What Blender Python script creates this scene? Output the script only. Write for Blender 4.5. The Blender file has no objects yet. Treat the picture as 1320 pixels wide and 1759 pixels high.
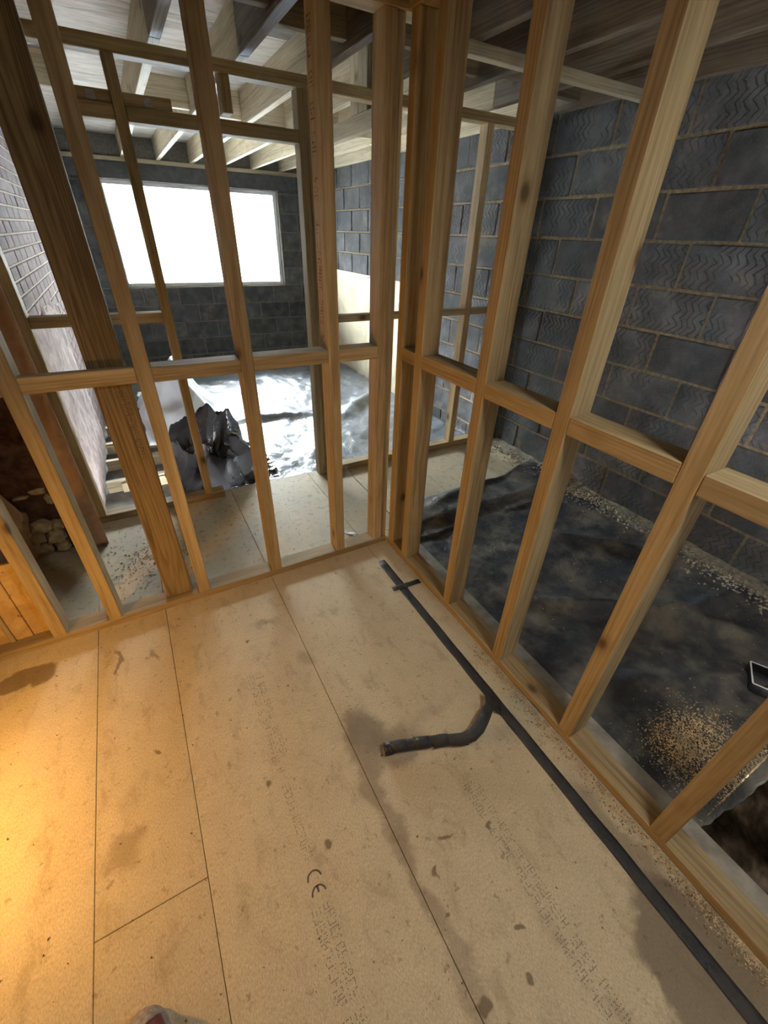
import bpy, bmesh, math, random
from mathutils import Vector, Matrix, noise

random.seed(7)
scene = bpy.context.scene
COL = scene.collection

# ------------------------------------------------------------------ camera
CAM = Vector((0.0, 0.0, 1.68))
FPX = 717.74
RIGHT = Vector((0.87535191, -0.48252214, 0.03051909))
DOWN = Vector((-0.24490542, -0.4969426, -0.83250789))
FWD = Vector((0.41686972, 0.72126309, -0.55317194))
cam_data = bpy.data.cameras.new('camera')
cam_data.sensor_fit = 'VERTICAL'
cam_data.sensor_height = 36.0
cam_data.sensor_width = 36.0 * 1320 / 1759
cam_data.lens = FPX * 36.0 / 1759
cam_data.clip_start = 0.02
cam = bpy.data.objects.new('camera', cam_data)
COL.objects.link(cam)
m = Matrix((RIGHT, -DOWN, -FWD)).transposed().to_4x4()
m.translation = CAM
cam.matrix_world = m
scene.camera = cam

# ------------------------------------------------------------------ world, light, exposure
SKY = 78.0
world = bpy.data.worlds.new('world')
scene.world = world
world.use_nodes = True
bg = world.node_tree.nodes['Background']
bg.inputs['Color'].default_value = (0.90, 0.955, 1.0, 1)
bg.inputs['Strength'].default_value = SKY

def portal(name, loc, rot, sx, sy):
    l = bpy.data.lights.new(name, 'AREA')
    l.shape = 'RECTANGLE'; l.size = sx; l.size_y = sy
    l.cycles.is_portal = True
    o = bpy.data.objects.new(name, l); COL.objects.link(o)
    o.location = loc; o.rotation_euler = rot
    return o
# daylight enters by the window at the far end
portal('daylight_portal', (1.2, 7.84, 1.55), (-math.pi/2, 0, 0), 2.36, 1.3)
sun_d = bpy.data.lights.new('sun', 'SUN'); sun_d.energy = 450.0; sun_d.angle = 0.01; sun_d.color = (1.0, 0.97, 0.92)
sun = bpy.data.objects.new('sun', sun_d); COL.objects.link(sun)
sun.rotation_euler = Vector((-0.74, 0.06, -0.67)).to_track_quat('-Z', 'Y').to_euler()

scene.view_settings.view_transform = 'Standard'
scene.view_settings.look = 'None'
scene.view_settings.gamma = 1.0
scene.view_settings.use_curve_mapping = False
scene.view_settings.exposure = 0.70
scene.cycles.max_bounces = 6
scene.cycles.diffuse_bounces = 3
scene.cycles.glossy_bounces = 3
scene.cycles.transparent_max_bounces = 6

# ------------------------------------------------------------------ node helpers
class NT:
    def __init__(self, name):
        self.mat = bpy.data.materials.new(name)
        self.mat.use_nodes = True
        self.t = self.mat.node_tree
        self.bsdf = self.t.nodes['Principled BSDF']
    def n(self, typ, **kw):
        nd = self.t.nodes.new(typ)
        for k, v in kw.items():
            setattr(nd, k, v)
        return nd
    def put(self, sock, v):
        if isinstance(v, bpy.types.NodeSocket):
            self.t.links.new(v, sock)
        elif isinstance(v, (tuple, list)) and len(v) == 3 and sock.type == 'RGBA':
            sock.default_value = (*v, 1)
        else:
            sock.default_value = v
    def math(self, op, a, b=0.0, c=None, clamp=False):
        nd = self.n('ShaderNodeMath', operation=op, use_clamp=clamp)
        self.put(nd.inputs[0], a); self.put(nd.inputs[1], b)
        if c is not None: self.put(nd.inputs[2], c)
        return nd.outputs[0]
    def vmath(self, op, a, b):
        nd = self.n('ShaderNodeVectorMath', operation=op)
        self.put(nd.inputs[0], a); self.put(nd.inputs[1], b)
        return nd.outputs[0]
    def noise(self, vec, scale, detail=4, rough=0.55, dist=0.0):
        nd = self.n('ShaderNodeTexNoise')
        self.put(nd.inputs['Vector'], vec)
        nd.inputs['Scale'].default_value = scale; nd.inputs['Detail'].default_value = min(detail, 3.5)
        nd.inputs['Roughness'].default_value = rough; nd.inputs['Distortion'].default_value = dist
        return nd.outputs['Fac']
    def ramp(self, fac, stops, interp='LINEAR'):
        nd = self.n('ShaderNodeValToRGB')
        nd.color_ramp.interpolation = interp
        e = nd.color_ramp.elements
        while len(e) < len(stops): e.new(0.5)
        for i, (p, c) in enumerate(stops):
            e[i].position = p
            e[i].color = (*c, 1) if not isinstance(c, (int, float)) else (c, c, c, 1)
        self.put(nd.inputs[0], fac)
        return nd.outputs[0]
    def step(self, v, a, b):
        nd = self.n('ShaderNodeMapRange', interpolation_type='SMOOTHSTEP')
        self.put(nd.inputs['Value'], v)
        nd.inputs['From Min'].default_value = a; nd.inputs['From Max'].default_value = b
        return nd.outputs[0]
    def mix(self, fac, a, b, blend='MIX'):
        nd = self.n('ShaderNodeMix', data_type='RGBA', blend_type=blend)
        self.put(nd.inputs[0], fac); self.put(nd.inputs[6], a); self.put(nd.inputs[7], b)
        return nd.outputs[2]
    def obj(self, shift=True):
        o = self.n('ShaderNodeTexCoord').outputs['Object']
        if not shift: return o
        r = self.n('ShaderNodeObjectInfo').outputs['Random']
        c = self.n('ShaderNodeCombineXYZ')
        self.put(c.inputs[0], self.math('MULTIPLY', r, 37.0)); self.put(c.inputs[1], self.math('MULTIPLY', r, 91.0))
        self.put(c.inputs[2], self.math('MULTIPLY', r, 53.0))
        self.rnd = r
        return self.vmath('ADD', o, c.outputs[0])
    def pos(self):
        return self.n('ShaderNodeNewGeometry').outputs['Position']
    def sep(self, v):
        s = self.n('ShaderNodeSeparateXYZ'); self.put(s.inputs[0], v); return s.outputs
    def comb(self, x, y, z):
        c = self.n('ShaderNodeCombineXYZ')
        for i, v in enumerate((x, y, z)): self.put(c.inputs[i], v)
        return c.outputs[0]
    def bump(self, h, strength=0.3, dist=0.01):
        b = self.n('ShaderNodeBump'); b.inputs['Strength'].default_value = strength; b.inputs['Distance'].default_value = dist
        self.put(b.inputs['Height'], h)
        self.t.links.new(b.outputs[0], self.bsdf.inputs['Normal'])
    def out(self, color, rough=0.7, spec=0.3):
        self.put(self.bsdf.inputs['Base Color'], color)
        self.put(self.bsdf.inputs['Roughness'], rough)
        self.put(self.bsdf.inputs['Specular IOR Level'], spec)
        return self.mat

def plain(name, col, rough=0.7, spec=0.3, var=0.25, scale=20):
    k = NT(name); p = k.obj()
    f = k.noise(p, scale, 5)
    lo = tuple(c*(1-var) for c in col); hi = tuple(min(1, c*(1+var)) for c in col)
    c = k.ramp(f, [(0.3, lo), (0.7, hi)])
    k.bump(f, 0.2, 0.004)
    return k.out(c, rough, spec)

def wood(name, axis, dark, mid, light, knots=True, contrast=1.0, ring=0.5, rs=26.0, rw=0.11):
    k = NT(name); p = k.obj()
    s = [1.0, 1.0, 1.0]; s['xyz'.index(axis)] = 0.045
    q = k.vmath('MULTIPLY', p, tuple(s))
    warp = k.noise(q, 6.0, 3, 0.5)
    big = k.noise(q, 14.0, 3, 0.5, 0.6)
    fine = k.noise(q, 130.0, 4, 0.65)
    w = k.n('ShaderNodeTexWave', wave_type='RINGS', rings_direction='Z' if axis == 'z' else axis.upper())
    k.put(w.inputs['Vector'], k.vmath('ADD', q, k.comb(k.math('MULTIPLY', warp, rw), k.math('MULTIPLY', warp, rw*1.2), k.math('MULTIPLY', warp, rw))))
    w.inputs['Scale'].default_value = rs; w.inputs['Distortion'].default_value = 1.5; w.inputs['Detail'].default_value = 2
    g = k.math('ADD', k.math('MULTIPLY', big, 0.55), k.math('MULTIPLY', fine, 0.40))
    g = k.math('ADD', g, k.math('MULTIPLY', k.math('POWER', w.outputs['Fac'], 2.0), -0.16*ring))
    c = k.ramp(g, [(0.30, dark), (0.47, mid), (0.64, light)])
    tone = k.math('ADD', k.math('MULTIPLY', k.rnd, 0.40), 0.78)
    c = k.mix(1.0, c, k.comb(tone, tone, tone), 'MULTIPLY')
    h = fine
    if knots:
        s2 = [5.0, 5.0, 5.0]; s2['xyz'.index(axis)] = 3.2
        v = k.n('ShaderNodeTexVoronoi'); k.put(v.inputs['Vector'], k.vmath('MULTIPLY', p, tuple(s2)))
        v.inputs['Scale'].default_value = 1.0; v.inputs['Randomness'].default_value = 1.0
        kd = k.step(v.outputs['Distance'], 0.13, 0.04)
        kr = k.math('MULTIPLY', k.step(v.outputs['Distance'], 0.22, 0.10), 0.35)
        c = k.mix(kr, c, (dark[0]*0.8, dark[1]*0.75, dark[2]*0.6))
        c = k.mix(k.math('MULTIPLY', kd, 0.85), c, (dark[0]*0.28, dark[1]*0.22, dark[2]*0.2))
    k.bump(h, 0.25, 0.002)
    return k.out(c, 0.62, 0.3)

W = {}
for ax in 'xyz':
    W[ax] = wood('sawn_timber_' + ax, ax, (0.26, 0.18, 0.085), (0.43, 0.325, 0.175), (0.56, 0.445, 0.265))
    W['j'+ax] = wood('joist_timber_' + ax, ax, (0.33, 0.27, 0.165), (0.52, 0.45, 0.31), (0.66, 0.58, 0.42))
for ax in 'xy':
    W['o'+ax] = wood('dark_joist_timber_' + ax, ax, (0.10, 0.075, 0.048), (0.20, 0.155, 0.105), (0.29, 0.235, 0.165))  # darker timber tone for the near joists
W['post'] = wood('treated_timber', 'z', (0.14, 0.092, 0.038), (0.26, 0.185, 0.085), (0.34, 0.25, 0.125), True, 1.0, 0.9, 15.0, 0.45)

# chipboard floor: flakes, trodden-in dirt, damp marks, and a stud shadow streak painted into the colour
def floor_mat():
    k = NT('chipboard')
    P = k.pos(); px = k.sep(P)
    r = k.n('ShaderNodeObjectInfo').outputs['Random']
    flake = k.noise(k.vmath('MULTIPLY', P, (1.0, 0.45, 1.0)), 260.0, 3, 0.7)
    mid = k.noise(P, 9.0, 6, 0.6)
    c = k.ramp(flake, [(0.30, (0.41, 0.325, 0.20)), (0.5, (0.55, 0.455, 0.295)), (0.72, (0.67, 0.575, 0.40))])
    t = k.math('ADD', 0.82, k.math('MULTIPLY', mid, 0.3))
    t = k.math('ADD', t, k.math('MULTIPLY', r, 0.08))
    c = k.mix(1.0, c, k.comb(t, t, t), 'MULTIPLY')
    # grey dust where boots carry mortar, beyond the stud frame
    scuff = k.math('MULTIPLY', k.step(k.noise(k.vmath('MULTIPLY', P, (1.0, 0.5, 1.0)), 13.0, 9, 0.75, 0.5), 0.50, 0.70), 0.38)
    c = k.mix(scuff, c, (0.27, 0.19, 0.105))
    dust = k.math('MULTIPLY', k.step(px[1], 1.85, 2.05), k.step(k.noise(P, 3.0, 5), 0.25, 0.6))
    c = k.mix(k.math('MULTIPLY', dust, 0.7), c, (0.42, 0.375, 0.285))
    dirt = k.math('MULTIPLY', k.step(k.math('ADD', k.noise(P, 26.0, 8, 0.72), k.math('MULTIPLY', k.step(px[1], 1.9, 2.1), 0.045)), 0.59, 0.72), 0.6)
    c = k.mix(dirt, c, (0.20, 0.13, 0.065))
    speck = k.math('MULTIPLY', k.step(k.noise(P, 70.0, 4, 0.6), 0.70, 0.76), 0.7)
    c = k.mix(speck, c, (0.13, 0.08, 0.04))
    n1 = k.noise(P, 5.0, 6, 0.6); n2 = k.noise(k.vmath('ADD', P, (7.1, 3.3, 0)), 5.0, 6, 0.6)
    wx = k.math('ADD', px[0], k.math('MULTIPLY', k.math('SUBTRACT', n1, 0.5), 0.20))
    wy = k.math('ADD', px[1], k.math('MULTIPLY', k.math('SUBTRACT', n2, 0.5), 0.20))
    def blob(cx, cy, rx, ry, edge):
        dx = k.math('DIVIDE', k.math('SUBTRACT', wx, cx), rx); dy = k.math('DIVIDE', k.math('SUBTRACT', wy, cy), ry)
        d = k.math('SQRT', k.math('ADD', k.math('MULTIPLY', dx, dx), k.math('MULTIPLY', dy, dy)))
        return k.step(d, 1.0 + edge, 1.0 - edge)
    stains_and_shade = [((0.42, 0.82, 0.06, 0.11), 0.4, 0.75, (0.165, 0.128, 0.085)), ((0.49, 0.69, 0.12, 0.06), 0.5, 0.65, (0.165, 0.128, 0.085)),  # darker blotches near the pipe
              ((0.36, 0.55, 0.03, 0.28), 0.6, 0.55, (0.185, 0.138, 0.088)), ((0.36, 0.12, 0.025, 0.25), 0.6, 0.40, (0.185, 0.138, 0.088)),  # cast shadow of a stud, painted as a streak along the seam
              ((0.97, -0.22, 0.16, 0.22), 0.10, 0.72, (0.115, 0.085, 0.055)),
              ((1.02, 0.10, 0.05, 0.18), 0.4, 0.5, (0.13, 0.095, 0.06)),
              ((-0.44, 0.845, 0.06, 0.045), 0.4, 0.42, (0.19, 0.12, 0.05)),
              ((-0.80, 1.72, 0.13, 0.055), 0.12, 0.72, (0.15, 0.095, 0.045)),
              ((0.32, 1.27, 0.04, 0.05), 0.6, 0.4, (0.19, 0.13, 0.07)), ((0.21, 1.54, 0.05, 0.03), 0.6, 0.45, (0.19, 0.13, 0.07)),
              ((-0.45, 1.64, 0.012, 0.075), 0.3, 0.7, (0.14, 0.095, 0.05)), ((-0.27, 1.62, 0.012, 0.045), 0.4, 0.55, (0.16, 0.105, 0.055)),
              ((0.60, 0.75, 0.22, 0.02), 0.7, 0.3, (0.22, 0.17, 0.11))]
    for a, edge, amt, col in stains_and_shade:
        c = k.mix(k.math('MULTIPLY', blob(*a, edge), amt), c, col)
    for (sx, sy, sr) in [(0.499, 0.372, .008), (0.651, 0.313, .008), (0.437, 0.303, .011), (0.559, 0.092, .010), (0.501, 0.0, .009), (0.38, 0.024, .014),
                         (0.385, 0.215, .009), (0.113, 1.49, .007), (-0.32, 1.12, .014), (0.024, 0.823, .013), (0.135, 0.535, .013)]:
        dx = k.math('SUBTRACT', wx, sx+0.0); dy = k.math('SUBTRACT', wy, sy)
        d = k.math('SQRT', k.math('ADD', k.math('MULTIPLY', dx, dx), k.math('MULTIPLY', dy, dy)))
        c = k.mix(k.math('MULTIPLY', k.step(d, sr*1.3, sr*0.7), 0.75), c, (0.12, 0.075, 0.03))
    k.bump(k.math('ADD', k.math('MULTIPLY', flake, 0.4), mid), 0.25, 0.004)
    return k.out(c, 0.6, 0.3)
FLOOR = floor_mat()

def block_mat(name, ua, chev):
    k = NT(name)
    P = k.pos(); px = k.sep(P); u = px[ua]; v = px[2]
    r = k.n('ShaderNodeObjectInfo').outputs['Random']
    wob = k.math('MULTIPLY', k.math('SUBTRACT', k.noise(P, 9.0, 3), 0.5), 0.07)
    tri = k.math('PINGPONG', k.math('ADD', v, k.math('MULTIPLY', r, 0.3)), 0.042)
    x = k.math('ADD', k.math('ADD', u, k.math('MULTIPLY', tri, 0.85)), wob)
    line = k.math('PINGPONG', x, 0.021)
    gro = k.step(line, 0.006, 0.0015)
    fade = k.math('MULTIPLY', k.step(k.noise(P, 4.5, 3), 0.40, 0.55), k.step(r, 0.05, 0.35))
    gro = k.math('MULTIPLY', gro, k.math('MULTIPLY', fade, chev))
    grit = k.noise(P, 150.0, 5, 0.7); cloud = k.noise(P, 7.0, 5, 0.6)
    c = k.ramp(cloud, [(0.30, (0.048, 0.049, 0.051)), (0.5, (0.076, 0.078, 0.081)), (0.72, (0.13, 0.131, 0.132))])
    c = k.mix(k.math('MULTIPLY', k.step(grit, 0.45, 0.7), 0.35), c, (0.17, 0.17, 0.17))
    t = k.math('ADD', 0.75, k.math('MULTIPLY', r, 0.5))
    c = k.mix(1.0, c, k.comb(t, t, t), 'MULTIPLY')
    smear = k.math('MULTIPLY', k.step(k.noise(k.vmath('ADD', P, (3, 9, 1)), 5.0, 6, 0.65), 0.55, 0.72), 0.35)
    c = k.mix(smear, c, (0.26, 0.21, 0.14))
    c = k.mix(k.math('MULTIPLY', gro, 0.8), c, (0.035, 0.036, 0.038))
    h = k.math('SUBTRACT', k.math('MULTIPLY', grit, 0.25), gro)
    k.bump(h, 0.7, 0.006)
    return k.out(c, 0.92, 0.12)
BLOCK_R = block_mat('keyed_block', 1, 1.0)
BLOCK_W = block_mat('plain_block', 0, 0.12)
MORTAR = plain('mortar', (0.20, 0.155, 0.095), 0.95, 0.1, 0.35, 40)
MORTAR_D = plain('dark_mortar', (0.145, 0.132, 0.112), 0.95, 0.1, 0.3, 40)
MORTAR_L = plain('pale_mortar', (0.45, 0.385, 0.315), 0.95, 0.1, 0.2, 40)
EARTH = plain('bare_earth', (0.016, 0.011, 0.007), 1.0, 0.0, 0.6, 30)
SLAB = plain('rough_concrete', (0.20, 0.19, 0.175), 0.9, 0.1, 0.3, 10)

def brick_mat():
    k = NT('old_brick'); p = k.obj()
    f = k.noise(p, 16.0, 6, 0.65)
    c = k.ramp(f, [(0.3, (0.095, 0.062, 0.057)), (0.55, (0.155, 0.11, 0.102)), (0.75, (0.22, 0.17, 0.16))])
    t = k.math('ADD', 0.65, k.math('MULTIPLY', k.rnd, 0.6))
    c = k.mix(1.0, c, k.comb(t, t, t), 'MULTIPLY')
    k.bump(k.noise(p, 60, 5), 0.5, 0.006)
    return k.out(c, 0.85, 0.2)
BRICK = brick_mat()
DBRICK = plain('dark_brown_brick', (0.10, 0.052, 0.03), 0.95, 0.1, 0.5, 18)  # dark brown brick of the stub and the left wall

def render_coat(name, a, b, c_, scale=6):
    k = NT(name); p = k.pos()
    f = k.noise(p, scale, 8, 0.7, 0.6)
    c = k.ramp(f, [(0.3, a), (0.52, b), (0.7, c_)])
    pit = k.step(k.noise(k.vmath('MULTIPLY', p, (1, 1, 0.6)), 42, 4, 0.6), 0.66, 0.72)
    c = k.mix(k.math('MULTIPLY', pit, 0.6), c, tuple(v*0.45 for v in a))
    k.bump(k.math('SUBTRACT', f, pit), 0.6, 0.012)
    return k.out(c, 0.9, 0.2)
RENDER_PINK = render_coat('scarred_render', (0.16, 0.12, 0.11), (0.285, 0.225, 0.21), (0.40, 0.335, 0.31))
RENDER_CREAM = render_coat('cream_render', (0.58, 0.49, 0.33), (0.74, 0.66, 0.48), (0.80, 0.73, 0.57), 3)
PLASTER = render_coat('orange_pink_plaster', (0.33, 0.20, 0.12), (0.47, 0.30, 0.19), (0.55, 0.385, 0.27), 4)
STONE = plain('crumbling_mortar', (0.40, 0.31, 0.17), 0.95, 0.1, 0.3, 25)

def sheet_mat(name, base, dust, dusty, rough, bscale=14, bstr=0.5):
    k = NT(name); P = k.pos()
    f = k.noise(P, bscale, 6, 0.6, 0.8)
    f2 = k.noise(k.vmath('MULTIPLY', P, (1.0, 0.6, 1.0)), bscale*3.5, 4, 0.6, 1.2)
    d = k.math('MULTIPLY', k.step(k.noise(k.vmath('ADD', P, (5, 2, 0)), 4.5, 8, 0.7), 0.40, 0.70), dusty)
    c = k.mix(d, base, dust)
    rg = k.math('ADD', rough, k.math('MULTIPLY', d, 0.35))
    k.bump(k.math('ADD', f, k.math('MULTIPLY', f2, 0.5)), bstr, 0.012)
    return k.out(c, rg, 0.5)
DPM = sheet_mat('black_damp_proof_membrane', (0.040, 0.046, 0.056), (0.26, 0.235, 0.185), 0.6, 0.36, 14, 0.85)
DPM2 = sheet_mat('sheen_lightened_membrane', (0.15, 0.165, 0.19), (0.30, 0.26, 0.22), 0.25, 0.30, 11, 0.6)  # black plastic lightened, window sheen put into the base colour
DPM3 = sheet_mat('crumpled_black_membrane', (0.014, 0.014, 0.016), (0.2, 0.18, 0.16), 0.05, 0.24, 9, 0.3)
WHITE_SHEET = sheet_mat('glare_whitened_plastic', (0.75, 0.79, 0.85), (0.6, 0.6, 0.6), 0.1, 0.30, 8, 0.3)  # more of the sheeting, window reflection painted as a white base
TAPE = sheet_mat('black_tape', (0.016, 0.017, 0.019), (0.11, 0.095, 0.075), 0.4, 0.55, 40, 0.4)

def deck_mat(name, m=1.0):
    k = NT(name); P = k.pos()
    q = k.vmath('MULTIPLY', P, (0.35, 1.6, 1.0))
    f = k.noise(q, 6.0, 6, 0.6, 1.6)
    g = k.noise(k.vmath('MULTIPLY', P, (0.2, 3.0, 1.0)), 22.0, 4, 0.6, 0.5)
    c = k.ramp(k.math('ADD', k.math('MULTIPLY', f, 0.7), k.math('MULTIPLY', g, 0.3)),
               [(0.34, (0.36*m, 0.31*m, 0.255*m)), (0.5, (0.58*m, 0.53*m, 0.46*m)), (0.66, (0.70*m, 0.66*m, 0.60*m))])
    k.bump(f, 0.3, 0.01)
    return k.out(c, 0.8, 0.2)
DECK = deck_mat('plywood_deck')
DECK_DARK = deck_mat('dark_brown_deck', 0.42)  # same deck pattern scaled darker, for the near right sheets
OSB = render_coat('smeared_board', (0.40, 0.25, 0.10), (0.53, 0.36, 0.16), (0.60, 0.45, 0.25), 9)
STEEL = plain('dark_lintel', (0.075, 0.077, 0.08), 0.6, 0.4, 0.3, 12)
PVC = plain('white_window_plastic', (0.80, 0.82, 0.84), 0.35, 0.5, 0.03, 5)
INK = plain('faded_black_print', (0.115, 0.095, 0.075), 0.8, 0.1, 0.3, 60)
INK_RED = plain('faded_red_print', (0.17, 0.055, 0.032), 0.8, 0.1, 0.3, 60)
SAWDUST = plain('sawdust', (0.62, 0.50, 0.32), 0.9, 0.1, 0.35, 30)
GRIT = plain('mortar_crumbs', (0.46, 0.42, 0.33), 0.95, 0.1, 0.35, 30)
CHIP = plain('brown_wood_chips', (0.22, 0.13, 0.06), 0.9, 0.1, 0.35, 30)
INSUL = plain('beige_insulation_board', (0.62, 0.54, 0.36), 0.8, 0.2, 0.12, 12)
CABLE = plain('black_cable_sheath', (0.02, 0.02, 0.022), 0.5, 0.4, 0.2, 30)
RUBBER = plain('grey_boot_rubber', (0.27, 0.235, 0.215), 0.85, 0.2, 0.35, 90)
LEATHER = plain('dark_red_leather', (0.13, 0.028, 0.018), 0.6, 0.4, 0.3, 40)
PLATE_STEEL = plain('nail_plate_steel', (0.42, 0.42, 0.42), 0.5, 0.5, 0.2, 50)

# ------------------------------------------------------------------ mesh helpers
def inv(p):
    return Matrix.Translation(-p.location) if p is not None else Matrix()

def link(name, me, mat, parent=None, loc=(0, 0, 0), rot=None):
    o = bpy.data.objects.new(name, me)
    COL.objects.link(o)
    if mat is not None and not me.materials: me.materials.append(mat)
    o.location = loc
    if rot: o.rotation_euler = rot
    if parent is not None:
        o.parent = parent
        o.matrix_parent_inverse = parent.matrix_basis.inverted()
        if parent.parent is not None:
            o.matrix_parent_inverse = (parent.parent.matrix_basis @ parent.parent.matrix_parent_inverse.inverted() if False else Matrix())
            o.matrix_parent_inverse = world_of(parent).inverted()
    return o

def world_of(o):
    if o.parent is None: return o.matrix_basis.copy()
    return world_of(o.parent) @ o.matrix_parent_inverse @ o.matrix_basis

def tag(o, label=None, cat=None, group=None, kind=None):
    if label: o['label'] = label
    if cat: o['category'] = cat
    if group: o['group'] = group
    if kind: o['kind'] = kind
    return o

def empty(name, loc, label, cat, group=None, kind=None):
    o = bpy.data.objects.new(name, None); COL.objects.link(o)
    o.location = loc; o.empty_display_size = 0.1
    return tag(o, label, cat, group, kind)

def box_mesh(sx, sy, sz, bev=0.003, name='box'):
    bm = bmesh.new()
    bmesh.ops.create_cube(bm, size=1.0)
    bmesh.ops.scale(bm, vec=(sx, sy, sz), verts=bm.verts)
    if bev > 0:
        bmesh.ops.bevel(bm, geom=bm.edges[:], offset=bev, segments=1, affect='EDGES')
    me = bpy.data.meshes.new(name); bm.to_mesh(me); bm.free()
    return me

def box(name, xr, yr, zr, mat, parent=None, bev=0.003, rot=None):
    c = ((xr[0]+xr[1])/2, (yr[0]+yr[1])/2, (zr[0]+zr[1])/2)
    return link(name, box_mesh(xr[1]-xr[0], yr[1]-yr[0], zr[1]-zr[0], bev, name), mat, parent, c, rot)

def bar(name, a, b, w, h, mat, parent=None, bev=0.003, up=Vector((0, 0, 1))):
    """timber between two points, local z along it"""
    a = Vector(a); b = Vector(b); d = (b-a); L = d.length; z = d.normalized()
    x = up.cross(z)
    if x.length < 1e-4: x = Vector((1, 0, 0))
    x.normalize(); y = z.cross(x)
    o = link(name, box_mesh(w, h, L, bev, name), mat, None, (0, 0, 0))
    M = Matrix((x, y, z)).transposed().to_4x4(); M.translation = (a+b)/2
    o.matrix_basis = M
    if parent is not None:
        o.parent = parent; o.matrix_parent_inverse = world_of(parent).inverted()
    return o

def mesh(name, verts, faces, mat, parent=None, smooth=False):
    me = bpy.data.meshes.new(name); me.from_pydata([tuple(v) for v in verts], [], faces); me.update()
    if smooth:
        for p in me.polygons: p.use_smooth = True
    return link(name, me, mat, parent)

def tube(name, pts, rad, mat, parent=None, seg=12, flat=1.0, caps=True):
    pts = [Vector(p) for p in pts]; n = len(pts); V = []; F = []
    if not isinstance(rad, (list, tuple)): rad = [rad]*n
    for i, p in enumerate(pts):
        t = (pts[min(i+1, n-1)] - pts[max(i-1, 0)]).normalized()
        s = t.cross(Vector((0, 0, 1)))
        if s.length < 0.05: s = Vector((1, 0, 0))
        s.normalize(); u = s.cross(t)
        for j in range(seg):
            a = 2*math.pi*j/seg
            V.append(p + s*math.cos(a)*rad[i] + u*math.sin(a)*rad[i]*flat)
    for i in range(n-1):
        for j in range(seg):
            k = (j+1) % seg
            F.append((i*seg+j, i*seg+k, (i+1)*seg+k, (i+1)*seg+j))
    if caps:
        F.append(tuple(range(seg))[::-1]); F.append(tuple((n-1)*seg+j for j in range(seg)))
    return mesh(name, V, F, mat, parent, True)

def grid_sheet(name, x0, x1, y0, y1, nx, ny, fz, mat, parent=None, thick=0.002, mask=None):
    V = []; F = []; idx = {}
    for j in range(ny+1):
        for i in range(nx+1):
            x = x0 + (x1-x0)*i/nx; y = y0 + (y1-y0)*j/ny
            if isinstance(fz, tuple): p = fz[0](x, y)
            else: p = (x, y, fz(x, y))
            V.append(p)
    for j in range(ny):
        for i in range(nx):
            if mask and not mask(x0+(x1-x0)*(i+.5)/nx, y0+(y1-y0)*(j+.5)/ny): continue
            a = j*(nx+1)+i
            F.append((a, a+1, a+nx+2, a+nx+1))
    used = sorted({v for f in F for v in f}); rm = {v: n for n, v in enumerate(used)}
    V = [V[v] for v in used]; F = [tuple(rm[v] for v in f) for f in F]
    o = mesh(name, V, F, mat, parent, True)
    s = o.modifiers.new('thickness', 'SOLIDIFY'); s.thickness = thick; s.offset = 1
    return o

def proj(p):
    d = Vector(p) - CAM
    z = d.dot(FWD)
    if z < 0.05: return None
    return (660 + FPX*d.dot(RIGHT)/z, 879.5 + FPX*d.dot(DOWN)/z, z)

def N(x, y, z=0.0, s=1.0):
    return noise.noise(Vector((x*s, y*s, z*s)))

# ------------------------------------------------------------------ the shell
XB = 2.92      # face of the block wall on the right
XL = -0.56     # face of the brick wall of the far room
YW = 7.6       # face of the window wall
ZJ = 2.39      # underside of the ceiling joists
ZD = 2.60      # underside of the deck
ZL = -0.245    # lower floor of the far room

# floor: chipboard sheets, joints as real gaps
floor = box('floor', (-1.45, 1.28, ), (-1.5, 3.0), (-0.14, -0.022), SLAB, None, 0)
tag(floor, 'pale chipboard floor of taped sheets with dirt, damp marks and a painted stud shadow', None, None, 'structure')
def board(x0, x1, y0, y1, z=0.0):
    g = 0.0010
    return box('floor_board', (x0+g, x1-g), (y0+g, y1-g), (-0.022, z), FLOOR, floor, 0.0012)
YS = [-1.5, 0.0, 0, 0]
for x0, x1, ys in [(-1.45, -1.09, (-1.5, 0.9, 3.0)), (-1.09, -0.52, (-1.5, 0.2, 1.99, 3.0)), (-0.52, -0.215, (-1.5, 0.637, 3.0)),
                   (-0.215, 0.35, (-1.5, 1.95, 3.0)), (0.35, 0.975, (-1.5, 1.95, 3.0)), (0.975, 1.29, (-1.5, 1.99, 3.0))]:
    for a, b in zip(ys[:-1], ys[1:]): board(x0, x1, a, b)
floor_r = box('floor', (1.295, XB), (1.93, 3.0), (-0.14, -0.022), SLAB, None, 0)
tag(floor_r, 'short run of pale chipboard floor beside the block wall', None, None, 'structure')
for x0, x1 in [(1.295, 1.86), (1.86, 2.43), (2.43, XB)]:
    g = 0.0022
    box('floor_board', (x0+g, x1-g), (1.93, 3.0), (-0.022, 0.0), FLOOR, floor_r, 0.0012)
f = box('floor', (1.295, XB), (0.03, 1.925), (-0.4, -0.035), SLAB, None, 0.004)
tag(f, 'lower concrete base hidden under the black sheet on the right', None, None, 'structure')
f = box('floor', (1.295, XB), (-1.5, 0.025), (-0.6, -0.42), EARTH, None, 0)
tag(f, 'dark earth in the open void at the lower right', None, None, 'structure')
f = box('floor', (XL-0.1, XB), (3.005, YW), (-0.45, ZL), SLAB, None, 0)
tag(f, 'low concrete floor of the far room below the window', None, None, 'structure')

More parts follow.
